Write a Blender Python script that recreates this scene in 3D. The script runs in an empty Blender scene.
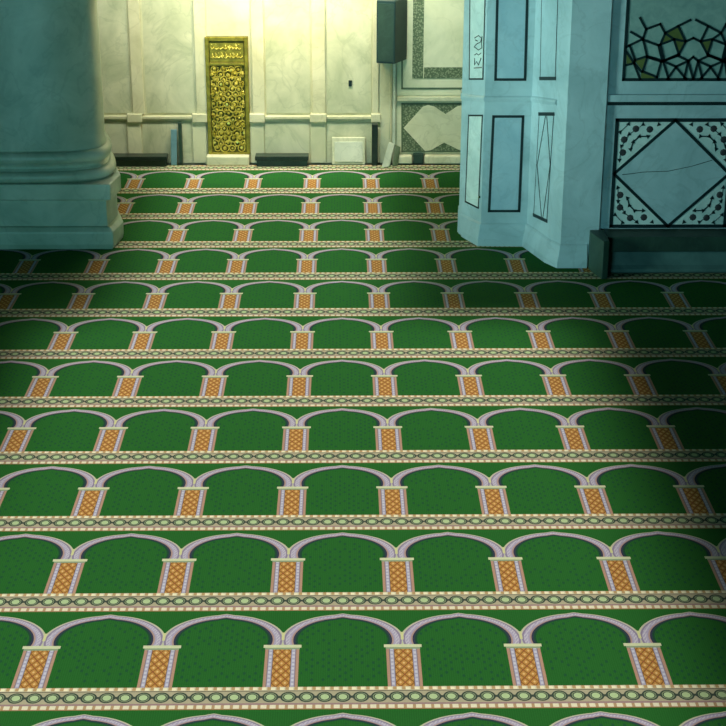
import bpy, bmesh, math, random
from mathutils import Vector, Matrix
random.seed(7)
C = bpy.context.scene.collection
sc = bpy.context.scene

# ------------------------------------------------------------------ camera
F = 1614.0
PITCH, YAW, ROLL, CH, CX, CY, ROW = 0.37093, 0.01381, 0.00214, 5.65214, 0.40225, -8.84187, 1.21561
COLW = 0.8
sp, cp, sy, cy = math.sin(PITCH), math.cos(PITCH), math.sin(YAW), math.cos(YAW)
fwd = Vector((sy*cp, cy*cp, -sp)); right0 = Vector((cy, -sy, 0)); up0 = right0.cross(fwd)
right = math.cos(ROLL)*right0 + math.sin(ROLL)*up0
up = -math.sin(ROLL)*right0 + math.cos(ROLL)*up0
CAM = Vector((CX, CY, CH))
cam = bpy.data.cameras.new('camera'); camo = bpy.data.objects.new('camera', cam); C.objects.link(camo)
M = Matrix((right, up, -fwd)).transposed().to_4x4(); M.translation = CAM
camo.matrix_world = M
cam.sensor_width = 36; cam.lens = 36*F/726; cam.clip_end = 200; cam.clip_start = .05
sc.camera = camo

def ray(x, y):
    return fwd + right*((x-363)/F) - up*((y-363)/F)
def G(x, y, z=0.0):                       # point of the floor seen at a pixel
    d = ray(x, y); t = (z-CAM.z)/d.z; return CAM + d*t
def at(x, y, Y):                          # point of the plane at depth Y
    d = ray(x, y); t = (Y-CAM.y)/d.y; return CAM + d*t
def onpl(x, y, p, n):                     # point of any vertical plane
    d = ray(x, y); t = (p-CAM).dot(n)/d.dot(n); return CAM + d*t

# ------------------------------------------------------------------ materials
def lin(c):
    return tuple(((v/255)/12.92 if v/255 <= .04045 else ((v/255+.055)/1.055)**2.4) for v in c)
def newmat(name, rough=.5, metal=0.0, col=(128, 128, 128)):
    m = bpy.data.materials.new(name); m.use_nodes = True
    b = m.node_tree.nodes['Principled BSDF']
    b.inputs['Base Color'].default_value = (*lin(col), 1)
    b.inputs['Roughness'].default_value = rough; b.inputs['Metallic'].default_value = metal
    return m, m.node_tree, b
def stone(name, base, dark, scale=3.0, vein=None, vstr=.35, rough=.4, bump=.15):
    m, nt, b = newmat(name, rough)
    tc = nt.nodes.new('ShaderNodeTexCoord')
    n1 = nt.nodes.new('ShaderNodeTexNoise'); n1.inputs['Scale'].default_value = scale
    n1.inputs['Detail'].default_value = 6; n1.inputs['Roughness'].default_value = .6; n1.inputs['Distortion'].default_value = .6
    nt.links.new(tc.outputs['Object'], n1.inputs['Vector'])
    r = nt.nodes.new('ShaderNodeValToRGB')
    r.color_ramp.elements[0].position = .3; r.color_ramp.elements[0].color = (*lin(dark), 1)
    r.color_ramp.elements[1].position = .65; r.color_ramp.elements[1].color = (*lin(base), 1)
    nt.links.new(n1.outputs['Fac'], r.inputs['Fac'])
    out = r.outputs['Color']
    if vein:
        n2 = nt.nodes.new('ShaderNodeTexNoise'); n2.inputs['Scale'].default_value = scale*.9
        n2.inputs['Detail'].default_value = 8; n2.inputs['Distortion'].default_value = 1.6
        nt.links.new(tc.outputs['Object'], n2.inputs['Vector'])
        a = nt.nodes.new('ShaderNodeMath'); a.operation = 'SUBTRACT'; a.inputs[1].default_value = .5
        nt.links.new(n2.outputs['Fac'], a.inputs[0])
        ab = nt.nodes.new('ShaderNodeMath'); ab.operation = 'ABSOLUTE'; nt.links.new(a.outputs[0], ab.inputs[0])
        mr = nt.nodes.new('ShaderNodeMapRange'); mr.inputs['From Min'].default_value = 0; mr.inputs['From Max'].default_value = .025
        mr.inputs['To Min'].default_value = vstr; mr.inputs['To Max'].default_value = 0
        nt.links.new(ab.outputs[0], mr.inputs['Value'])
        mx = nt.nodes.new('ShaderNodeMix'); mx.data_type = 'RGBA'; mx.inputs['B'].default_value = (*lin(vein), 1)
        nt.links.new(mr.outputs[0], mx.inputs['Factor']); nt.links.new(out, mx.inputs['A'])
        out = mx.outputs['Result']
    nt.links.new(out, b.inputs['Base Color'])
    if bump:
        bp = nt.nodes.new('ShaderNodeBump'); bp.inputs['Strength'].default_value = bump; bp.inputs['Distance'].default_value = .01
        n3 = nt.nodes.new('ShaderNodeTexNoise'); n3.inputs['Scale'].default_value = 25
        nt.links.new(tc.outputs['Object'], n3.inputs['Vector'])
        nt.links.new(n3.outputs['Fac'], bp.inputs['Height']); nt.links.new(bp.outputs[0], b.inputs['Normal'])
    return m
M_pier = stone('pier_marble', (188, 206, 212), (156, 178, 184), 1.7, (124, 146, 150), .22, .38)
M_pierw = stone('pier_white_marble', (222, 230, 226), (190, 204, 202), 3, (150, 165, 160), .25, .35)
M_pierb = stone('pier_blue_marble', (176, 198, 208), (150, 178, 192), 2.5, (130, 150, 160), .2, .38)
M_col = stone('column_marble', (192, 204, 186), (150, 170, 150), 1.5, (108, 134, 118), .22, .42)
M_wall = stone('wall_marble', (230, 226, 194), (196, 198, 164), 1.4, (164, 170, 136), .15, .5)
M_wall2 = stone('wall_panel_marble', (222, 220, 190), (176, 182, 150), 1.7, (146, 156, 124), .25, .5)
M_wall3 = stone('pilaster_marble', (232, 226, 194), (206, 202, 166), 2.0, (170, 166, 130), .25, .5)
M_white = stone('white_marble', (222, 224, 204), (192, 198, 178), 2.5, (160, 170, 150), .3, .4)
M_dark = stone('dark_green_marble', (34, 52, 44), (20, 32, 28), 4, (50, 70, 60), .3, .3)
M_bench = stone('bench_green_marble', (50, 76, 62), (34, 54, 46), 2.4, (60, 86, 74), .3, .5)
M_benchb = stone('bench_base_stone', (96, 124, 120), (70, 96, 94), 2.5, None, 0, .5)
M_line = stone('dark_inlay', (16, 40, 44), (10, 28, 32), 8, None, 0, .4, 0)
M_wline = stone('grey_green_inlay', (96, 112, 84), (74, 92, 66), 9, None, 0, .5, 0)
M_blue = stone('blue_board', (120, 160, 172), (96, 138, 150), 5, None, 0, .5, 0)
M_black = stone('speaker_black', (36, 64, 62), (28, 52, 52), 8, None, 0, .45, 0)
M_flower = stone('mosaic_flower', (60, 56, 60), (44, 40, 46), 9, None, 0, .5, 0)
M_olive = stone('olive_tile', (104, 112, 58), (80, 90, 46), 9, None, 0, .4, 0)
M_tile = stone('pale_tile', (150, 172, 166), (124, 150, 146), 9, None, 0, .4, 0)
M_base = stone('floor_stone', (60, 66, 58), (44, 50, 44), 3, None, 0, .5)

def mosaic(name, a, b_, scale):
    m, nt, b = newmat(name, .5)
    tc = nt.nodes.new('ShaderNodeTexCoord'); v = nt.nodes.new('ShaderNodeTexVoronoi'); v.inputs['Scale'].default_value = scale
    nt.links.new(tc.outputs['Object'], v.inputs['Vector'])
    r = nt.nodes.new('ShaderNodeValToRGB'); r.color_ramp.interpolation = 'LINEAR'
    r.color_ramp.elements[0].position = .25; r.color_ramp.elements[0].color = (*lin(a), 1)
    r.color_ramp.elements[1].position = .6; r.color_ramp.elements[1].color = (*lin(b_), 1)
    nt.links.new(v.outputs['Distance'], r.inputs['Fac']); nt.links.new(r.outputs[0], b.inputs['Base Color'])
    return m
M_mos = mosaic('mosaic_border', (146, 154, 122), (84, 100, 72), 36)

def gold(name, col, dark, rough=.38):
    m, nt, b = newmat(name, rough, .45)
    tc = nt.nodes.new('ShaderNodeTexCoord'); n = nt.nodes.new('ShaderNodeTexNoise'); n.inputs['Scale'].default_value = 14
    nt.links.new(tc.outputs['Object'], n.inputs['Vector'])
    r = nt.nodes.new('ShaderNodeValToRGB')
    r.color_ramp.elements[0].position = .35; r.color_ramp.elements[0].color = (*lin(dark), 1)
    r.color_ramp.elements[1].position = .65; r.color_ramp.elements[1].color = (*lin(col), 1)
    nt.links.new(n.outputs['Fac'], r.inputs['Fac']); nt.links.new(r.outputs[0], b.inputs['Base Color'])
    return m
M_gold = gold('gilded_relief', (240, 222, 110), (186, 168, 60), .3)
M_goldf = gold('gilded_frame', (168, 152, 54), (128, 118, 40), .4)
M_goldb = gold('gilded_ground', (116, 110, 40), (80, 80, 26), .5)

# --- carpet: prayer rows as math on metres
def carpet_mat():
    m, nt, b = newmat('prayer_carpet', .95)
    b.inputs['Specular IOR Level'].default_value = .1
    class S:
        def __init__(s, v): s.v = v
        def op(s, o, t=None, cl=False):
            n = nt.nodes.new('ShaderNodeMath'); n.operation = o; n.use_clamp = cl
            for i, q in enumerate([s] if t is None else [s, t]):
                if isinstance(q, S): nt.links.new(q.v, n.inputs[i])
                else: n.inputs[i].default_value = q
            return S(n.outputs[0])
        def __add__(s, t): return s.op('ADD', t)
        def __sub__(s, t): return s.op('SUBTRACT', t)
        def __mul__(s, t): return s.op('MULTIPLY', t)
        def __truediv__(s, t): return s.op('DIVIDE', t)
        def __gt__(s, t): return s.op('GREATER_THAN', t)
        def __lt__(s, t): return s.op('LESS_THAN', t)
        def fr(s): return s.op('FRACT')
        def ab(s): return s.op('ABSOLUTE')
        def mn(s, t): return s.op('MINIMUM', t)
        def mx(s, t): return s.op('MAXIMUM', t)
        def sq(s): return s.op('SQRT')
        def fl(s): return s.op('FLOOR')
        def inv(s): return (s*-1)+1
    tc = nt.nodes.new('ShaderNodeTexCoord'); sx = nt.nodes.new('ShaderNodeSeparateXYZ')
    nt.links.new(tc.outputs['Object'], sx.inputs[0])
    X, Y = S(sx.outputs[0]), S(sx.outputs[1])
    U = X/COLW; V = Y/ROW
    u, v = U.fr(), V.fr()
    s = (u-.5).ab(); p = (s*-1)+.5
    def rgb(c):
        n = nt.nodes.new('ShaderNodeRGB'); n.outputs[0].default_value = (*lin(c), 1); return n.outputs[0]
    def mix(a, bb, f):
        n = nt.nodes.new('ShaderNodeMix'); n.data_type = 'RGBA'
        nt.links.new(f.v, n.inputs['Factor'])
        for k, q in (('A', a), ('B', bb)): nt.links.new(q if not isinstance(q, tuple) else rgb(q), n.inputs[k])
        return n.outputs['Result']
    GREEN = (37, 97, 38)
    col = mix(GREEN, (34, 91, 35), (S(sx.outputs[0])*22*2.5/COLW).fr() > .5)
    # arch ellipses
    vp = v+((s*-1)/.07+1).mx(0)*-.012
    a1 = s/.395; b1 = (vp-.47)/.225; ein = (a1*a1+b1*b1).sq()
    a2 = s/.515; b2 = (vp-.47)/.275; eout = (a2*a2+b2*b2).sq()
    above = v > .4
    inside = (ein < 1)
    # dots in the niche
    k = U*22; da = k.fr()-.5; st = (k.fl()/2).fr()
    db = (V*15+st).fr()-.5
    dots = ((da*da+db*db*1.6) < .07)*((v > .05)*(v < .66))*((p > .16).mx(v > .43))*((ein < .93).mx(v < .47))
    vary = (U*22).fl()*12.9898+((V*15+st).fl()*78.233)
    vary = ((vary.op('SINE')*43758.5).fr() > .35)
    col = mix(col, (26, 72, 50), dots*vary*.8)
    # arch band
    num = ein-1; t = num/(num+((eout*-1)+1)+1e-4)
    arch = (ein > 1)*(eout < 1)*above*(v < .8)
    wob = ((U*30).fr()-.5).ab()
    mot = ((U*37).fr()-(V*29).fr()).ab()
    ac = mix((50, 54, 72), (166, 138, 126), t > .2)
    ac = mix(ac, (160, 152, 172), t > .34)
    ac = mix(ac, (186, 180, 186), ((t > .46)*(t < .8)*(mot > .3)))
    ac = mix(ac, (134, 122, 142), ((t > .74)*(t < .86)))
    ac = mix(ac, (184, 184, 150), t > .88)
    col = mix(col, (30, 56, 52), (ein > .95)*inside*(v > .41)*.75)
    col = mix(col, ac, arch)
    # spandrel wedge on the capital
    wedge = (eout > 1)*(v > .41)*(v < .54)
    col = mix(col, (118, 126, 54), wedge)
    col = mix(col, (196, 196, 140), (p < .012)*(v > .47)*(v < .55))
    # pillar
    pil = (v < .375)*(p < .14)
    pc = mix((172, 136, 112), (160, 156, 174), p < .115)
    pc = mix(pc, (128, 112, 116), (p > .109)*(p < .117))
    pc = mix(pc, (190, 188, 196), (p > .085)*(p < .105)*((V*26).fr() > .4))
    pc = mix(pc, (96, 76, 52), p < .077)
    us = (U+.5).fr()-.5
    l1 = ((us*13.5+V*13).fr()-.5).ab(); l2 = ((us*13.5-V*13).fr()-.5).ab()
    pc = mix(pc, (182, 132, 68), (p < .072))
    pc = mix(pc, (134, 92, 44), (l1.mn(l2) < .1)*(p < .072))
    pc = mix(pc, (210, 176, 116), (l1.mn(l2) > .34)*(p < .072))
    pc = mix(pc, (148, 82, 52), (l1.mx(l2) < .13)*(p < .072))
    col = mix(col, pc, pil)
    # capital
    col = mix(col, (132, 150, 118), (v > .372)*(v < .4)*(p < .143))
    col = mix(col, (196, 200, 158), (v > .39)*(v < .42)*(p < .157))
    # border band
    w = (v-.79)/.21
    bc = mix((168, 160, 130), (206, 198, 164), (w > .84))
    q = (U*7).fr()-.5; h = (w-.545)/.27
    e = (q*q/.2+h*h/.72)
    zig = ((U*14).fr()-.5).ab()
    bc = mix(bc, (86, 84, 62), ((h.ab()-((q.ab()-.5).ab()*1.0)).ab() < .17)*(w > .27)*(w < .83))
    bc = mix(bc, (52, 66, 56), (e < 1)*(w > .2))
    bc = mix(bc, (170, 190, 140), (e < .28))
    bc = mix(bc, (128, 140, 106), (e > .42)*(e < .62))
    bc = mix(bc, (58, 70, 60), (h.ab() < .16)*(q.ab() > .33))
    bc = mix(bc, (178, 146, 100), ((U*14).fr() > .6)*(w > .86))
    bc = mix(bc, (226, 218, 182), ((U*14).fr() < .45)*(w > .86)*(w < .97))
    bc = mix(bc, (98, 92, 74), ((w > .8)*(w < .84)))
    bc = mix(bc, (150, 122, 120), (w > .2)*(w < .28))
    bc = mix(bc, (216, 210, 178), (w < .2))
    bc = mix(bc, (172, 142, 104), ((U*14).fr() > .66)*(w < .2))
    bc = mix(bc, (160, 120, 80), (w < .04))
    col = mix(col, bc, v > .79)
    # pile wear
    nz = nt.nodes.new('ShaderNodeTexNoise'); nz.inputs['Scale'].default_value = 70; nz.inputs['Detail'].default_value = 4
    nt.links.new(tc.outputs['Object'], nz.inputs['Vector'])
    hv = nt.nodes.new('ShaderNodeHueSaturation'); hv.inputs['Saturation'].default_value = 1
    mr = nt.nodes.new('ShaderNodeMapRange'); mr.inputs['To Min'].default_value = .86; mr.inputs['To Max'].default_value = 1.14
    nt.links.new(nz.outputs['Fac'], mr.inputs['Value']); nt.links.new(mr.outputs[0], hv.inputs['Value'])
    nt.links.new(col, hv.inputs['Color']); nt.links.new(hv.outputs[0], b.inputs['Base Color'])
    bp = nt.nodes.new('ShaderNodeBump'); bp.inputs['Strength'].default_value = .25; bp.inputs['Distance'].default_value = .004
    nt.links.new(nz.outputs['Fac'], bp.inputs['Height']); nt.links.new(bp.outputs[0], b.inputs['Normal'])
    return m
M_carpet = carpet_mat()

# ------------------------------------------------------------------ mesh helpers
def obj(name, bm, mat, parent=None, smooth=False, bevel=0):
    me = bpy.data.meshes.new(name)
    bmesh.ops.recalc_face_normals(bm, faces=bm.faces)
    bm.to_mesh(me); bm.free(); me.materials.append(mat)
    o = bpy.data.objects.new(name, me); C.objects.link(o)
    if parent is not None: o.parent = parent; 
    if parent is not None: o.matrix_parent_inverse = parent.matrix_basis.inverted()
    if smooth:
        for p_ in me.polygons: p_.use_smooth = True
    if bevel:
        mo = o.modifiers.new('bevel', 'BEVEL'); mo.width = bevel; mo.segments = 2; mo.limit_method = 'ANGLE'
    return o
def objm(name, parts, parent=None):
    # one mesh from several coloured patches that lie on each other
    me = bpy.data.meshes.new(name); V, Fc, mi = [], [], []
    for k, (bm, m) in enumerate(parts):
        bmesh.ops.recalc_face_normals(bm, faces=bm.faces); bm.verts.ensure_lookup_table(); o0 = len(V); bm.verts.index_update()
        V += [v.co.copy() for v in bm.verts]
        for f in bm.faces: Fc.append([v.index+o0 for v in f.verts]); mi.append(k)
        me.materials.append(m); bm.free()
    me.from_pydata(V, [], Fc)
    for p_, k in zip(me.polygons, mi): p_.material_index = k
    o = bpy.data.objects.new(name, me); C.objects.link(o)
    if parent is not None: o.parent = parent; o.matrix_parent_inverse = parent.matrix_basis.inverted()
    return o
def tag(o, label, cat, group=None, kind=None):
    o['label'] = label; o['category'] = cat
    if group: o['group'] = group
    if kind: o['kind'] = kind
    return o
def empty(name, loc):
    o = bpy.data.objects.new(name, None); o.location = loc; C.objects.link(o); return o
def prism(bm, pts, vec):                   # closed polygon swept by vec
    a = [bm.verts.new(p) for p in pts]; b = [bm.verts.new(Vector(p)+vec) for p in pts]
    bm.faces.new(a); bm.faces.new(list(reversed(b))); n = len(a)
    for i in range(n): bm.faces.new((a[i], a[(i+1) % n], b[(i+1) % n], b[i]))
    return bm
def box(bm, x0, x1, y0, y1, z0, z1):
    return prism(bm, [(x0, y0, z0), (x1, y0, z0), (x1, y1, z0), (x0, y1, z0)], Vector((0, 0, z1-z0)))
def tube(bm, pts, r, n=6):
    rings = []
    for i, p in enumerate(pts):
        p = Vector(p); a = Vector(pts[max(i-1, 0)]); c = Vector(pts[min(i+1, len(pts)-1)])
        t = (c-a).normalized(); s = t.cross(Vector((0, 1, .01))).normalized(); w = t.cross(s)
        rings.append([bm.verts.new(p+s*r*math.cos(2*math.pi*k/n)+w*r*math.sin(2*math.pi*k/n)) for k in range(n)])
    for A, B in zip(rings, rings[1:]):
        for k in range(n): bm.faces.new((A[k], A[(k+1) % n], B[(k+1) % n], B[k]))
    bm.faces.new(rings[0]); bm.faces.new(list(reversed(rings[-1])))
def disc(bm, c, n, r, h, k=10, sx_=1.0):   # round boss on a plane, domed
    n = n.normalized(); s = n.cross(Vector((0, 0, 1))).normalized(); w = s.cross(n)
    R0 = [bm.verts.new(c+s*r*sx_*math.cos(2*math.pi*i/k)+w*r*math.sin(2*math.pi*i/k)) for i in range(k)]
    R1 = [bm.verts.new(c+n*h+(s*sx_*math.cos(2*math.pi*i/k)+w*math.sin(2*math.pi*i/k))*r*.6) for i in range(k)]
    for i in range(k): bm.faces.new((R0[i], R0[(i+1) % k], R1[(i+1) % k], R1[i]))
    bm.faces.new(R1); bm.faces.new(list(reversed(R0)))

# a vertical face: origin point p, outward normal n
class Face:
    def __init__(s, a, b):                 # a, b: ground points left to right as seen
        d = (b-a); d.z = 0; d.normalize(); s.p = a; s.n = Vector((d.y, -d.x, 0)); s.d = d
        if s.n.dot(CAM-a) < 0: s.n = -s.n
    def at(s, x, y, off=0): return onpl(x, y, s.p, s.n)+s.n*off
    def poly(s, bm, px, off=0.0, th=.01):
        return prism(bm, [s.at(x, y, off) for x, y in px], s.n*th)
    def line(s, bm, px, w, off=0.0, th=.006, closed=False):   # strip of width w (metres) along a pixel path
        P = [s.at(x, y, off) for x, y in px]
        segs = list(zip(P, P[1:]+([P[0]] if closed else [])))
        if not closed: segs = segs[:len(P)-1]
        for a, b in segs:
            t = (b-a).normalized(); q = s.n.cross(t)*(w/2); e = t*(w/2)
            prism(bm, [a-e-q, b+e-q, b+e+q, a-e+q], s.n*th)
    def frame(s, bm, x0, y0, x1, y1, w, off=0.0, th=.006, lean=0.0):
        s.line(bm, [(x0, y0), (x1, y0), (x1+lean, y1), (x0+lean, y1)], w, off, th, True)

# ------------------------------------------------------------------ floor and carpet
YW = G(290, 162.5).y                       # back wall plane
bm = bmesh.new(); box(bm, -9, 10, -12, YW+.4, -.2, -.015)
tag(obj('floor', bm, M_base), 'grey stone floor under the green carpet', 'floor', kind='structure')
YF = G(100, 250).y; XR = G(124, 239).x     # front and right plane of the left column's plinth
def carpet_outline():                      # the carpet is cut around the plinth
    w = 1.12; xc, yc = XR-w, YF+w; w -= .03; cx_, cy_ = XR-G(114, 250).x, G(124, 238.5).y-YF
    hole = [(-w, -w+cy_), (-w+cx_, -w), (w-cx_, -w), (w, -w+cy_), (w-.32, w-.5), (w-.6, w), (-w+.6, w), (-w+.32, w-.5), (-w+.1, -w+cy_+.06)]
    hole = [(xc+a, yc+b) for a, b in hole]
    y1 = 11*ROW+.02
    return [(-8.6, -11), (9.6, -11), (9.6, y1), (-8.6, y1), (-8.6, hole[0][1]+.06)]+list(reversed(hole))+[(-8.6, hole[0][1])]
bm = bmesh.new(); prism(bm, [(x, y, -.015) for x, y in carpet_outline()], Vector((0, 0, .015)))
bmesh.ops.triangulate(bm, faces=[f for f in bm.faces if len(f.verts) > 4])
o = obj('prayer_carpet', bm, M_carpet)
tag(o, 'green prayer carpet woven with rows of arches, orange columns and cream borders', 'carpet')

# ------------------------------------------------------------------ back wall
bm = bmesh.new(); box(bm, -9, 10, YW, YW+.3, -.015, 5.2)
wall = obj('wall_back', bm, M_wall)
tag(wall, 'pale marble back wall with pilasters behind the carpet', 'wall', kind='structure')
W = Face(Vector((-5, YW, 0)), Vector((5, YW, 0)))
def wrect(bm, x0, y0, x1, y1, off, th):
    # true rectangle on the wall from pixel extents
    a = W.at(x0, (y0+y1)/2); b = W.at(x1, (y0+y1)/2); xm = (x0+x1)/2
    z1 = W.at(xm, y0).z; z0 = max(W.at(xm, y1).z, 0.0)
    return box(bm, a.x, b.x, YW-off-th, YW-off, z0, z1)
def wz(y, x=290): return W.at(x, y).z
# upper and lower panels between the pilasters
for x0, x1 in ((60, 127), (143, 191.5), (265, 309.5), (327, 371.5)):
    b_ = bmesh.new(); wrect(b_, x0, -60, x1, 113, 0, .012); obj('upper_panel', b_, M_wall2, wall)
    b_ = bmesh.new(); wrect(b_, x0, 122, x1, 163, 0, .012); obj('lower_panel', b_, M_wall2, wall)
# pilasters with a foot block
for k, (x0, x1) in enumerate(((129, 141), (194, 206), (251, 263.5), (311.5, 325), (372.5, 379))):
    pb = bmesh.new(); wrect(pb, x0, -60, x1, 114, 0, .05); pl = obj('pilaster', pb, M_wall3, wall, bevel=.008)
    fb = bmesh.new(); wrect(fb, x0-1.5, 113, x1+1.5, 121.5, 0, .075); obj('pilaster_foot', fb, M_wall3, pl, bevel=.01)
    fb = bmesh.new(); wrect(fb, x0-1, 121.5, x1+1, 163, 0, .04); obj('pilaster_pedestal', fb, M_wall, pl, bevel=.008)
# ledge
for x0, x1 in ((40, 127.5), (142.5, 192.5), (265, 310), (326.5, 371)):
    b_ = bmesh.new(); wrect(b_, x0, 115.5, x1, 118.5, 0, .05); wrect(b_, x0, 118.5, x1, 120.5, 0, .03)
    obj('ledge', b_, M_wall3, wall, bevel=.006)
# right part of the wall: conduit strip, framed panels
b_ = bmesh.new(); wrect(b_, 379.5, -60, 392, 163, 0, .03); obj('narrow_panel', b_, M_wall3, wall)
b_ = bmesh.new(); wrect(b_, 393, -60, 396, 163, 0, .06); obj('corner_strip', b_, M_white, wall, bevel=.006)
fp = bmesh.new(); wrect(fp, 397, -60, 480, 95, 0, .02); up_ = obj('inlaid_panel', fp, M_wall, wall)
b_ = bmesh.new(); W.line(b_, [(402, -40), (402, 88), (480, 88)], .022, .02, .008); obj('inlay_line', b_, M_wline, up_)
b_ = bmesh.new(); wrect(b_, 413, -60, 424, 78, .02, .008); wrect(b_, 424, 67, 480, 78, .02, .008); obj('mosaic_band', b_, M_mos, up_)
b_ = bmesh.new(); wrect(b_, 397, 96, 480, 100.5, 0, .06); obj('ledge', b_, M_wall3, wall, bevel=.008)
fp = bmesh.new(); wrect(fp, 397, 101, 480, 153, 0, .02); lp = obj('inlaid_panel', fp, M_wall3, wall)
b_ = bmesh.new(); wrect(b_, 401.5, 102.5, 480, 151.5, .02, .006); obj('mosaic_ground', b_, M_mos, lp)
b_ = bmesh.new(); W.line(b_, [(480, 103.3), (402, 103.3), (402, 151), (480, 151)], .022, .026, .006); obj('inlay_line', b_, M_wline, lp)
b_ = bmesh.new()
W.poly(b_, [(403.5, 127.5), (423, 106), (428, 104.5), (434, 106), (445.5, 113.5), (457, 106), (463, 104.5), (480, 118),
            (480, 138), (464, 150.5), (458, 149), (444, 142), (431, 149.5), (425, 150.5)], .026, .01)
obj('marble_cartouche', b_, M_wall3, lp)
# base stones
for (x0, x1, nm) in ((394, 412, 'left of the dark gap'), (424, 476, 'right of the dark gap')):
    b_ = bmesh.new(); wrect(b_, x0, 154, x1, 167, 0, .12)
    tag(obj('stone_block', b_, M_wall3, bevel=.02), 'pale stone plinth block at the back wall foot, '+nm, 'stone block', 'plinth blocks under the inlaid panel')
b_ = bmesh.new(); wrect(b_, 413, 152.5, 423, 167, 0, .1)  # solid dark block put where the stones leave a dark gap
tag(obj('gap_box', b_, M_bench, bevel=.01), 'small dark box filling the gap between two pale stone blocks at back wall', 'box')

# wall fittings
b_ = bmesh.new(); wrect(b_, 348.5, 80, 352, 86, .012, .02)
so = obj('wall_socket', b_, M_line, bevel=.004); tag(so, 'tiny dark socket alone on the marble right of the gold door', 'socket')
# hanging loudspeaker box
sx0, sx1 = W.at(374.5, 40).x, W.at(407, 40).x
zb = W.at(390, 60).z
sp_ = empty('loudspeaker', ((sx0+sx1)/2, YW-.25, zb)); tag(sp_, 'dark box loudspeaker hung high on the back wall above the leaning board', 'loudspeaker')
b_ = bmesh.new()
ya = YW-.06
prism(b_, [(sx0+.02, ya-.28, zb+.02), (sx0+.27, ya-.34, zb+.02), (sx1+.0, ya, zb+.02), (sx0+.06, ya, zb+.02)], Vector((0, 0, .85)))
obj('cabinet', b_, M_black, sp_, bevel=.01)
b_ = bmesh.new(); n_ = Vector((.06, .25, 0))
prism(b_, [(sx0+.04, ya-.285-.012, zb+.05), (sx0+.25, ya-.335-.012, zb+.05), (sx0+.25, ya-.335+.004, zb+.05), (sx0+.04, ya-.285+.004, zb+.05)], Vector((0, 0, .78)))
obj('grille', b_, M_bench, sp_)
b_ = bmesh.new(); box(b_, sx0+.15, sx0+.2, YW-.1, YW-.05, zb-.03, zb+.3); obj('bracket', b_, M_dark, sp_)
b_ = bmesh.new(); tube(b_, [(sx0+.22, YW-.075, zb+.02), (sx0+.22, YW-.075, zb-.3), (sx0+.215, YW-.075, 0.35)], .006)
obj('cable', b_, M_wall2, sp_)

# low dark benches at the wall foot
for x0, x1, nm in ((60, 169, 'between the big column and the blue board'), (256, 309, 'right of the gold door')):
    a = W.at(x0, 160).x; b = W.at(x1, 160).x
    e_ = empty('low_bench', ((a+b)/2, YW-.2, 0)); tag(e_, 'low dark bench at the back wall '+nm, 'bench', 'low dark benches along the back wall')
    b_ = bmesh.new(); box(b_, a, b, YW-.26, YW-.05, .09, .15); obj('bench_top', b_, M_dark, e_, bevel=.008)
    b_ = bmesh.new(); box(b_, a+.02, b-.02, YW-.22, YW-.05, 0, .09); obj('bench_base', b_, M_bench, e_)

# blue board and thin dark upright stripe
a = W.at(171.5, 150); b = W.at(177.5, 150); z1 = W.at(174, 127).z
b_ = bmesh.new(); prism(b_, [(a.x, YW-.16, 0.002), (b.x, YW-.16, 0.002), (b.x, YW-.13, 0.002), (a.x, YW-.13, 0.002)], Vector((.01, .07, z1-.02)))
tag(obj('upright_board', b_, M_blue, bevel=.006), 'narrow light blue board standing against the marble left of a dark stripe', 'board')
b_ = bmesh.new(); a = W.at(179.7, 150); b = W.at(183, 150); box(b_, a.x, b.x, YW-.1, YW-.014, 0.002, wz(121))  # narrow dark upright stripe set against the wall
tag(obj('dark_stripe', b_, M_bench, bevel=.006), 'thin dark green stripe on the back wall right of blue board', 'post')
# white slab
a = W.at(332, 150); b = W.at(365, 150)
e_ = empty('marble_slab', ((a.x+b.x)/2, YW-.15, 0)); tag(e_, 'square white marble slab leaning on the back wall right of the gold door', 'slab')
zt = wz(136.5)
b_ = bmesh.new(); prism(b_, [(a.x, YW-.14, 0.002), (b.x, YW-.14, 0.002), (b.x, YW-.09, 0.002), (a.x, YW-.09, 0.002)], Vector((0, .06, zt-.0)))
obj('slab_frame', b_, M_wall2, e_, bevel=.008)
b_ = bmesh.new(); prism(b_, [(a.x+.035, YW-.148, .045), (b.x-.035, YW-.148, .045), (b.x-.035, YW-.12, .045), (a.x+.035, YW-.12, .045)], Vector((0, .05, zt-.1)))
obj('slab_face', b_, M_white, e_, bevel=.004)
# dark upright cabinet
a = W.at(371.5, 145); b = W.at(377.5, 145)
b_ = bmesh.new(); box(b_, a.x, b.x, YW-.2, YW-.08, 0.002, wz(121.5))
tag(obj('tall_dark_case', b_, M_dark, bevel=.008), 'tall narrow dark case standing between white slab and leaning board', 'case')
# leaning board
p0 = G(382, 167); p1 = G(389, 168)
b_ = bmesh.new()
q0 = Vector((p0.x-.01, YW-.3, .002)); q1 = Vector((p1.x, YW-.26, .002))
tz = W.at(389, 142).z; tx = W.at(387, 142).x
prism(b_, [q0, q1, (tx+.1, YW-.08, tz-.02), (tx+.02, YW-.1, tz+.02)], Vector((.02, .035, 0)))
e_ = obj('leaning_board', b_, M_white, bevel=.006); tag(e_, 'pale board leaning to the right against the wall below the loudspeaker', 'board')
b_ = bmesh.new(); prism(b_, [(tx+.07, YW-.24, .002), (tx+.15, YW-.2, .002), (tx+.19, YW-.066, tz-.06), (tx+.12, YW-.066, tz-.03)], Vector((.0, .02, 0)))
tag(obj('stone_offcut', b_, M_wline, bevel=.006), 'grey green stone offcut propped behind the pale leaning board', 'stone offcut')

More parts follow.
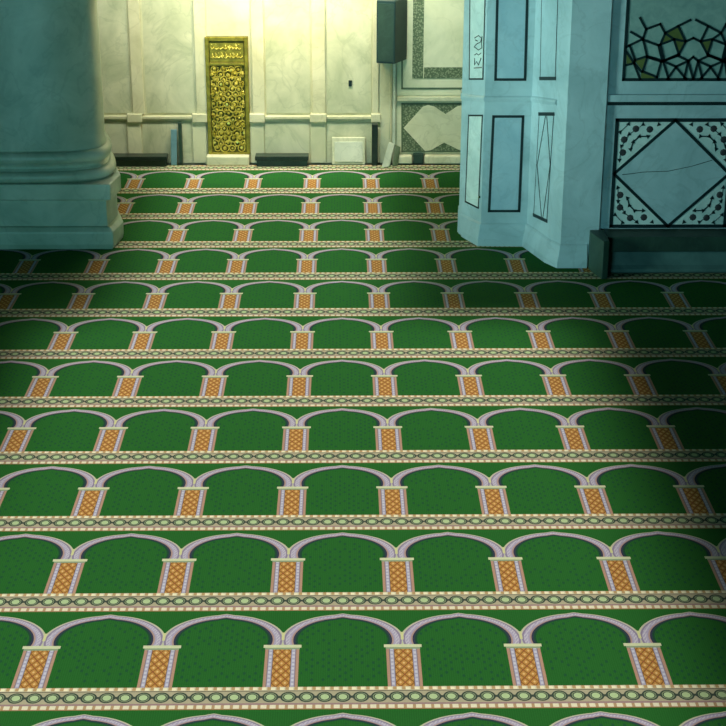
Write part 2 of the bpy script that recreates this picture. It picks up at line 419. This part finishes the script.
# ------------------------------------------------------------------ gilded door
dx0, dx1 = W.at(207, 100).x, W.at(249.5, 100).x
z_t, z_b = wz(36, 228), wz(153, 228)
door = empty('door_1', ((dx0+dx1)/2, YW-.05, 0)); tag(door, 'tall narrow gilded door with raised arabesque and inscription in back wall', 'door', kind='structure')
yd = YW-.05
b_ = bmesh.new(); box(b_, dx0, dx1, yd+.002, YW-.001, z_b, z_t); obj('door_leaf', b_, M_goldb, door)
b_ = bmesh.new(); fw = .055
box(b_, dx0, dx0+fw, yd-.03, yd, z_b, z_t); box(b_, dx1-fw, dx1, yd-.03, yd, z_b, z_t)
box(b_, dx0+fw, dx1-fw, yd-.03, yd, z_t-.06, z_t); box(b_, dx0+fw, dx1-fw, yd-.03, yd, z_b, z_b+.03)
obj('door_frame', b_, M_goldf, door, bevel=.008)
zi0, zi1 = wz(61, 228), wz(42, 228)
b_ = bmesh.new(); box(b_, dx0+fw, dx1-fw, yd-.028, yd, zi0-.05, zi0-.01); obj('door_rail', b_, M_goldf, door, bevel=.006)
# inscription band: raised strokes
ins = bmesh.new(); box(ins, dx0+fw+.01, dx1-fw-.01, yd-.012, yd, zi0, zi1)
insp = obj('inscription_plate', ins, M_goldf, door)
b_ = bmesh.new(); xa, xb = dx0+fw+.025, dx1-fw-.025; hh = zi1-zi0
for ln in range(2):
    zc = zi0+hh*(.27+.46*ln); x = xa
    while x < xb-.03:
        w_ = random.uniform(.03, .06)
        pts = [(x, yd-.016, zc+random.uniform(-.01, .035)), (x+w_*.4, yd-.02, zc-.02), (x+w_, yd-.016, zc+random.uniform(-.01, .02))]
        tube(b_, pts, .0065, 5)
        if random.random() < .6: tube(b_, [(x+w_*.5, yd-.018, zc-.01), (x+w_*.55, yd-.018, zc+.045)], .0055, 5)
        if random.random() < .5: disc(b_, Vector((x+w_*.3, yd-.014, zc+.05)), Vector((0, -1, 0)), .008, .006, 6)
        x += w_+.008
obj('raised_script', b_, M_gold, insp, smooth=True)
# arabesque: interlaced rings and bosses
b_ = bmesh.new(); zl0, zl1 = z_b+.05, zi0-.07; la, lb = dx0+fw+.03, dx1-fw-.03
nr = 17; ncol = 4
for i in range(nr):
    zc = zl0+(zl1-zl0)*(i+.5)/nr
    for j in range(ncol+(i % 2)):
        x = la+(lb-la)*((j+.5)/ncol if i % 2 == 0 else j/ncol)
        R = .047+.012*random.uniform(-1, 1); jx, jz = random.uniform(-.016, .016), random.uniform(-.014, .014)
        x0_ = x; x = min(max(x+jx, la), lb)
        ring = [(x+R*math.cos(t*math.pi/5+.2*i), yd-.012-.006*math.sin(t*1.3+i), zc+R*math.sin(t*math.pi/5+.2*i)) for t in range(11)]
        ring = [(min(max(q[0], la-.01), lb+.01), q[1], q[2]) for q in ring]
        tube(b_, ring, .008, 5)
        disc(b_, Vector((x, yd, zc+jz)), Vector((random.uniform(-.4, .4), -1, random.uniform(-.2, .5))), .02+.014*random.random(), .03, 6)
        disc(b_, Vector((min(x+.05, lb), yd, zc+.03-jz)), Vector((random.uniform(-.5, .5), -1, random.uniform(0, .6))), .013, .024, 5)
obj('arabesque_relief', b_, M_gold, door)
b_ = bmesh.new(); a = W.at(207.5, 160).x; c = W.at(250, 160).x
box(b_, a, c, YW-.2, YW-.001, 0, z_b)
tag(obj('door_step', b_, M_wall3, bevel=.02), 'pale marble step below the gilded door', 'step')

# ------------------------------------------------------------------ left column
YF = G(100, 250).y                         # front plane of the plinth
XR = G(124, 239).x                         # right plane of the plinth
ch0 = G(114, 250); ch1 = G(124, 238.5)
HW = 1.12                                  # half width of the plinth
XC, YC = XR-HW, YF+HW
def oct_outline(off, chx, chy):
    w = HW-off
    P = [(w-chx, -w), (w, -w+chy), (w-.32, w-.5), (w-.6, w), (-w+.6, w), (-w+.32, w-.5), (-w, -w+chy), (-w+chx, -w)]
    return [(XC+a, YC+b) for a, b in P]
def outline(off):                          # the same plan with its corners rounded off
    P = oct_outline(off, chx+.14, chy+.06)
    for _ in range(4):
        P = [(a[0]*f+b[0]*(1-f), a[1]*f+b[1]*(1-f)) for a, b in zip(P, P[1:]+P[:1]) for f in (.75, .25)]
    return P
def loft(levels, outl):
    bm = bmesh.new(); rings = [[bm.verts.new((x, y, z)) for x, y in outl(off)] for z, off in levels]
    for A, B in zip(rings, rings[1:]):
        n = len(A)
        for k in range(n): bm.faces.new((A[k], A[(k+1) % n], B[(k+1) % n], B[k]))
    bm.faces.new(rings[0]); bm.faces.new(list(reversed(rings[-1]))); return bm
col = empty('marble_column', (XC, YC, 0.0)); tag(col, 'massive marble column on a moulded plinth at the left edge', 'column')
chx, chy = XR-ch0.x, ch1.y-YF
def hz(y, Y, x=90): return at(x, y, Y).z
octf = lambda off: oct_outline(off, chx, chy)
zA = hz(228, YF); zB = hz(200, YF+.06); zC = hz(183.5, YF+.05)
obj('plinth_foot', loft([(0, 0.02), (zA*.25, 0.0), (zA*.8, .0), (zA, .035), (zA+.004, .07)], octf), M_col, col, bevel=.012)
obj('plinth_die', loft([(zA, .07), (zB, .07)], octf), M_col, col)
obj('plinth_cap', loft([(zB, .04), (zB+.012, .005), (zC, .005), (zC+.004, .03)], octf), M_col, col, bevel=.01)
def ring_part(name, levels): return obj(name, loft(levels, outline), M_col, col, smooth=True)
def torus_levels(z0, z1, off_in, off_out, k=9):
    return [(z0+(z1-z0)*(1-math.cos(math.pi*i/(k-1)))/2, off_in-(off_in-off_out)*math.sin(math.pi*i/(k-1))) for i in range(k)]
z1 = zC; z2 = hz(169, YF+.2); z3 = hz(162.5, YF+.25); z4 = hz(149.5, YF+.25)
ring_part('lower_torus', torus_levels(z1, z2, .08, .01))
ring_part('scotia', [(z2-.004, .08), (z2+.01, .11), ((z2+z3)/2, .135), (z3-.01, .11), (z3+.004, .10)])
ring_part('upper_torus', torus_levels(z3, z4, .11, .055))
ring_part('shaft', [(z4-.004, .115), (z4+.03, .12), (z4+.06, .135), (3.0, .14), (6.2, .145)])

# ------------------------------------------------------------------ right pier
def back(p, dy=2.2): return Vector((p.x, p.y+dy, 0))
gA, gB, gC, gD1, gD2, gE = G(458.5, 233.5), G(480.3, 244.5), G(526, 245), G(549.5, 262), G(559.5, 266.5), G(597, 266.5)
pier = empty('marble_pier', (gD2.x, gD2.y+.8, 0)); tag(pier, 'many-sided marble pier with dark inlaid panels at the right', 'pier')
TOP = 6.2
foot = [gA, gB, gC, gD1, gD2, gE]
gF = Vector((gE.x+.0, gE.y+.05, 0)); gG = Vector((8.5, gE.y+.05, 0))
poly = foot+[gF, gG, Vector((8.5, gE.y+3.2, 0)), Vector((gA.x+.25, gE.y+3.2, 0)), Vector((gA.x+.06, gA.y+.35, 0))]
bm = bmesh.new(); prism(bm, poly, Vector((0, 0, TOP))); obj('pier_shaft', bm, M_pier, pier)
# faces
FA, FB, FC, FD, FE = Face(gA, gB), Face(gB, gC), Face(gC, gD1), Face(gD1, gD2), Face(gD2, gE)
FP = Face(gF, gG)
# moulded foot: three-level flare along the visible sides
def offset_path(P, off):
    out = []
    for i, p in enumerate(P):
        ns = []
        if i > 0: ns.append(Face(P[i-1], p).n)
        if i < len(P)-1: ns.append(Face(p, P[i+1]).n)
        n = sum(ns, Vector()); n.normalize(); c = n.dot(ns[0]); out.append(p+n*(off/max(c, .5)))
    return out
def moulding(P, levels, inner=-.03):
    # levels: (heights per path vertex, offset)
    bm = bmesh.new(); rings = []
    for zs, off in levels:
        rings.append([bm.verts.new((q.x, q.y, z)) for q, z in zip(offset_path(P, off), zs)])
    inn0 = [bm.verts.new((q.x, q.y, z)) for q, z in zip(offset_path(P, inner), levels[0][0])]
    inn1 = [bm.verts.new((q.x, q.y, z)) for q, z in zip(offset_path(P, inner), levels[-1][0])]
    R = [inn0]+rings+[inn1]
    for A, B in zip(R, R[1:]+[R[0]]):
        for k in range(len(P)-1): bm.faces.new((A[k], A[k+1], B[k+1], B[k]))
    for k in (0, len(P)-1): bm.faces.new([r[k] for r in R])
    return bm
path = [Vector((gA.x+.04, gA.y+.3, 0))]+foot[:5]+[Vector((G(588.5, 269).x-.012, gE.y, 0))]
zf = .25
n7 = len(path)
def L(z): return [z]*n7
obj('pier_foot', moulding(path, [(L(0), .07), (L(zf*.3), .065), (L(zf*.8), .03), (L(zf), .022), (L(zf+.02), .004)]), M_pier, pier, bevel=.006)
# string course at eye height, stepping up towards the right block
def zat(f, x, y): return f.at(x, y).z
spath = [path[0], gA, gB, gC, gD1]
zl = [zat(FA, 466, 97.5)-.01, zat(FA, 466, 97.5), zat(FB, 487, 98), zat(FB, 534, 98), zat(FC, 555, 100.5)]
obj('string_course', moulding(spath, [([z-.05 for z in zl], .002), ([z-.03 for z in zl], .012), ([z-.005 for z in zl], .022), ([z+.012 for z in zl], .016), ([z+.025 for z in zl], .002)]), M_pier, pier)
def inlay(face, name, px, mat, w=.022, th=.005, fill=None, off=0):
    b1 = bmesh.new()
    if fill: face.poly(b1, px, off, .003)
    o_ = obj(name, b1, fill, pier) if fill else (b1.free() or None)
    b2 = bmesh.new(); face.line(b2, px, w, off, th, True)
    return obj('inlay_line', b2, mat, o_ if o_ else pier)
inlay(FA, 'slim_panel', [(469.0, 115.5), (482.5, 115.5), (478.5, 208), (465.5, 201.5)], M_line, .019, fill=M_pierw)
slim_up = [(470.5, -30), (486, -30), (483, 79), (469.5, 79)]
inlay(FA, 'slim_panel', slim_up, M_line, .019, fill=M_pierw)
inlay(FB, 'tall_panel', [(493.5, 116.5), (523, 116.5), (519, 211), (489, 211)], M_line, .03, fill=M_pierb)
inlay(FB, 'tall_panel', [(498, -30), (528, -30), (525, 79.5), (495.5, 79.5)], M_line, .03, fill=M_pierb)
for q in ([(539.5, 114), (554, 114), (547, 221), (534, 215)], [(542.5, -30), (559, -30), (555.5, 78.5), (540.5, 78.5)]):
    b1 = bmesh.new(); FC.poly(b1, q, 0, .003); cpan = obj('corner_panel', b1, M_pier, pier)
    b1 = bmesh.new()
    FC.line(b1, q[:2], .04, .003, .004); FC.line(b1, q[2:], .04, .003, .004); FC.line(b1, [q[0], q[3]], .008, .003, .003); FC.line(b1, [q[1], q[2]], .008, .003, .003)
    obj('inlay_line', b1, M_line, cpan)
b_ = bmesh.new(); FC.line(b_, [(547, 114), (550.5, 165), (543, 219)], .012, .003, .004); FC.line(b_, [(546, 115), (537.5, 165), (542, 219)], .012, .003, .004)
obj('lens_inlay', b_, M_line, pier)
# carved marks in the slim upper panel
b_ = bmesh.new()
for path_ in ([(475, 38), (479, 35.5), (482, 38), (481, 42), (477, 44), (474.5, 47)], [(482.5, 36), (482, 44), (482.4, 48)], [(475, 47), (479, 50), (482, 48)],
              [(475, 55), (477, 53.5), (479, 55), (481.5, 53)], [(475, 58), (475, 65), (477, 61.5), (479, 65), (481.5, 58)], [(474.5, 68), (482, 67.5)], [(476, 40), (478, 41)]):
    P_ = [FA.at(x, y, .006) for x, y in path_]; tube(b_, P_, .0055, 5)
obj('carved_ornament', b_, M_line, pier)
b_ = bmesh.new(); disc(b_, FA.at(480, 197, .005), FA.n, .016, .015); obj('metal_stud', b_, newmat('bright_stud', .1, 1.0, (240, 240, 235))[0], pier)

# --- right inlaid wall panels of the pier
b_ = bmesh.new(); a = FP.at(606.5, 101.5); b = FP.at(606.5, 105)
prism(b_, [(gF.x+.02, gF.y-.0, b.z), (8.4, gF.y, b.z), (8.4, gF.y, a.z), (gF.x+.02, gF.y, a.z)], Vector((0, -.02, 0))); o = obj('groove_line', b_, M_line, pier)
b_ = bmesh.new(); prism(b_, [(gF.x+.02, gF.y-.0, a.z), (8.4, gF.y, a.z), (8.4, gF.y, a.z+.08), (gF.x+.02, gF.y, a.z+.08)], Vector((0, -.03, 0))); obj('band_course', b_, M_pier, pier, bevel=.006)
# lower panel as true rectangle in plane units
fx0 = FP.at(614, 172).x; fz1 = FP.at(672, 120).z; fz0 = FP.at(668, 226).z; fx1 = 2*FP.at(671.5, 173).x-fx0
yp = gF.y
def P2(x, z, off=0): return Vector((x, yp-off, z))
def strip(bm, pts, w, off=.004, th=.006, closed=False):
    P = [P2(x, z, off) for x, z in pts]
    for a, b in list(zip(P, P[1:]+[P[0]]))[:len(P) if closed else len(P)-1]:
        t = (b-a).normalized(); q = Vector((t.z, 0, -t.x))*(w/2); e = t*(w/2)
        prism(bm, [a-e-q, b+e-q, b+e+q, a-e+q], Vector((0, -th, 0)))
def diamond_panel(x0, x1, z0, z1):
    xm, zm = (x0+x1)/2, (z0+z1)/2
    b_ = bmesh.new(); prism(b_, [P2(x0, z0), P2(x1, z0), P2(x1, z1), P2(x0, z1)], Vector((0, -.004, 0)))
    pan = obj('diamond_panel', b_, M_pierw, pier)
    b_ = bmesh.new(); strip(b_, [(x0, z0), (x1, z0), (x1, z1), (x0, z1)], .04, closed=True)
    strip(b_, [(x0+.0, zm), (xm, z1), (x1, zm), (xm, z0)], .034, closed=True); obj('inlay_line', b_, M_line, pan)
    g = .02
    b_ = bmesh.new(); prism(b_, [P2(x0+g, zm, .004), P2(xm, z1-g, .004), P2(x1-g, zm, .004), P2(xm, z0+g, .004)], Vector((0, -.004, 0)))
    obj('diamond_slab', b_, M_pier, pan)
    # mosaic flowers and links in the four corners
    wx, hz_ = (x1-x0)/2, (z1-z0)/2
    for sx_ in (0, 1):
        for sz in (0, 1):
            fl = bmesh.new(); lk = bmesh.new(); gd = bmesh.new()
            def T(a, b): return (x0+a*wx if sx_ == 0 else x1-a*wx, z0+b*hz_ if sz == 0 else z1-b*hz_)
            for a, b in ((.13, .60), (.14, .36), (.33, .16), (.57, .17)):
                x, z = T(a, b); disc(fl, P2(x, z, .006), Vector((0, -1, 0)), .04, .005, 8)
            prism(gd, [P2(*T(.05, .05), .004), P2(*T(.86, .05), .004), P2(*T(.05, .86), .004)], Vector((0, -.002, 0)))
            tri = ((.08, .74), (.10, .48), (.06, .22), (.2, .07), (.45, .08), (.72, .08), (.26, .54), (.30, .40), (.40, .30), (.55, .3), (.22, .26))
            for a, b in tri:
                x, z = T(a, b); ang = random.random()*6
                prism(lk, [P2(x+.03*math.cos(ang+k*2.094), z+.03*math.sin(ang+k*2.094), .004) for k in range(3)], Vector((0, -.005, 0)))
            strip(lk, [T(.26, .54), T(.30, .40), T(.40, .30), T(.55, .3)], .014)
            strip(lk, [T(.10, .48), T(.22, .26), T(.45, .08)], .007)
            strip(lk, [T(.06, .22), T(.2, .07)], .007); strip(lk, [T(.08, .74), T(.10, .48)], .007)
            objm('mosaic_corner', [(gd, M_pierw), (fl, M_flower), (lk, M_line)], pan)
diamond_panel(fx0, fx1, fz0, fz1)
diamond_panel(fx1+.25, fx1+.25+(fx1-fx0), fz0, fz1)
# upper star lattice panel
ux0 = FP.at(624.5, 60).x; uz0 = FP.at(660, 79.5).z; ux1 = ux0+(fx1-fx0); uz1 = uz0+(fz1-fz0)
def lattice_panel(ux0, ux1):
    b_ = bmesh.new(); prism(b_, [P2(ux0, uz0), P2(ux1, uz0), P2(ux1, uz1), P2(ux0, uz1)], Vector((0, -.004, 0)))
    gd = b_
    def px(pts): return [((FP.at(x, y).x-upx)+ux0, FP.at(x, y).z) for x, y in pts]
    upx = FP.at(624.5, 60).x
    half = [[(629.4, 45.2), (642.9, 38.8), (646.8, 56), (635, 60), (629.4, 45.2)], [(643.5, 40), (658.3, 45.2), (662.2, 60.7), (646.8, 56)],
            [(660.3, 44.3), (673.8, 39.3), (678.6, 54.2), (664, 60.2), (660.3, 44.3)], [(674.5, 39), (685.5, 41.4), (678.3, 54.9)], [(663, 61), (677.6, 55.6), (688.2, 60.7), (675.7, 66.5), (663, 61)],
            [(647, 57), (661, 61.6), (656.8, 77), (642.5, 71.3), (647, 57)], [(626.5, 52), (634, 63), (641, 71.3)], [(635, 60), (634, 63), (626, 65)], [(634, 64), (640, 79)],
            [(663, 61), (668.5, 79)], [(675.7, 67), (667, 79)], [(675.7, 67), (686, 79)], [(688, 61), (684, 78)], [(688, 61), (693, 79)], [(631, 32), (642.9, 38.8), (646, 29)], [(626, 47), (629.4, 45.2)],
            [(660.3, 44.3), (665, 33), (674, 39.3)], [(685.5, 41.4), (693, 38)], [(665, 33), (660, 24), (646, 29), (640, 18)], [(665, 33), (678, 26), (685.5, 41.4)], [(678, 26), (690, 20)], [(688.2, 60.7), (693, 57)]]
    lines = half+[[(1386-x, y) for x, y in l] for l in half]
    lines = [[(min(x, 727), y) for x, y in l] for l in lines]
    b_ = bmesh.new()
    for l in lines: strip(b_, px(l), .026)
    strip(b_, [(ux0, uz0), (ux1, uz0), (ux1, uz1), (ux0, uz1)], .034, closed=True); lb = b_
    b_ = bmesh.new()
    for t in ([(635, 61), (646, 57.5), (642, 70)], [(626.5, 53), (633.5, 63), (626.5, 65)], [(675, 39.5), (685, 41.5), (678.3, 54)], [(661, 43.5), (665, 33.5), (673, 39)], [(665, 33), (678, 27), (684.5, 40.5), (674, 38.5)], [(641, 72), (656, 77.5), (655, 79), (641, 79)], [(701, 41.5), (711, 39.5), (708, 54)]):
        q = px(t); prism(b_, [P2(x, z, .004) for x, z in q], Vector((0, -.004, 0)))
    objm('lattice_panel', [(gd, M_tile), (b_, M_olive), (lb, M_line)], pier)
lattice_panel(ux0, ux1)
# crack across the diamond slab
b_ = bmesh.new()
P_ = [FP.at(x, y, .0085) for x, y in ((622, 174.5), (632, 173.5), (642, 172), (655, 171.5), (668, 171), (680, 168.5), (692, 166), (712, 160))]
tube(b_, P_, .0035, 4); obj('hairline_crack', b_, M_line, pier)

# ------------------------------------------------------------------ bench at the pier
s0 = G(588.5, 269); s1 = G(601.5, 279.5); yb = G(650, 273.5).y
zs = FP.at(650, 228).z
bench = empty('stone_bench', (s1.x+1.5, yb+.1, 0)); tag(bench, 'long dark green stone bench against the right pier below the diamond panel', 'bench')
b_ = bmesh.new(); prism(b_, [(s0.x-.0, s0.y-.035, 0), (s1.x, s1.y, 0), (s1.x+.07, s1.y+.02, 0), (s1.x+.07, gF.y-.075, 0), (s0.x, gF.y-.075, 0)], Vector((0, 0, zs)))
obj('bench_end', b_, M_bench, bench, bevel=.008)
zm = at(650, 251, yb-.0).z
b_ = bmesh.new(); box(b_, s1.x+.07, 8.0, yb-.03, yp-.012, zm, zs-.004); obj('seat_slab', b_, M_bench, bench, bevel=.012)
bm = bmesh.new()
prof = [(yb+.02, 0), (yb, .02), (yb, .05), (yb+.03, .09), (yb+.05, zm-.03), (yb+.01, zm), (yp-.012, zm), (yp-.012, 0)]
prism(bm, [(s1.x+.07, y, z) for y, z in prof], Vector((8.0-s1.x-.07, 0, 0))); obj('bench_base', bm, M_benchb, bench)

# ------------------------------------------------------------------ lights
def area(name, loc, size, rot, energy, color, spread=180):
    l = bpy.data.lights.new(name, 'AREA'); l.shape = 'RECTANGLE'; l.size, l.size_y = size; l.energy = energy; l.color = color
    l.spread = math.radians(spread); o = bpy.data.objects.new(name, l); o.location = loc; o.rotation_euler = rot; C.objects.link(o); return o
R = math.radians
area('overhead_fill_aisle', (-.5, 10.15, 6.4), (3.0, 6.5), (0, 0, 0), 3.0*6.5*2.75, (1, .97, .92), 14)  # added overhead light, sized so the carpet dims beside column and pier
area('overhead_fill_hall', (.05, 0.4, 6.4), (5.3, 13.0), (0, 0, 0), 5.3*13*3.2, (1, .97, .92), 14)  # added overhead light, narrow spread keeps the side bays dark
area('cool_fill', (-4.5, -9.5, 1.7), (4, 2.4), (R(89), 0, R(-16)), 295, (.27, .84, .90), 120)  # added cool fill from behind the camera for pier and column faces
area('side_fill', (-5.2, 5.2, 2.0), (1.6, 2.2), (R(94), 0, R(-62)), 64, (.55, .95, .86), 55)  # added fill out of view on the left, brightens the pier's left-facing sides
area('wall_wash', (0, 11.3, 5.4), (6.0, .5), (R(44), 0, 0), 165, (.92, 1.0, .83), 80)
area('wall_lamp', (-.5, YW-1.1, 3.4), (.6, .3), (R(62), 0, 0), 40, (1, .76, .28), 130)
w = bpy.data.worlds.new('world'); sc.world = w; w.use_nodes = True
w.node_tree.nodes['Background'].inputs[0].default_value = (.25, .62, .62, 1)
w.node_tree.nodes['Background'].inputs[1].default_value = .012
sc.view_settings.view_transform = 'Standard'; sc.view_settings.look = 'None'
sc.view_settings.exposure = 0; sc.view_settings.gamma = 1
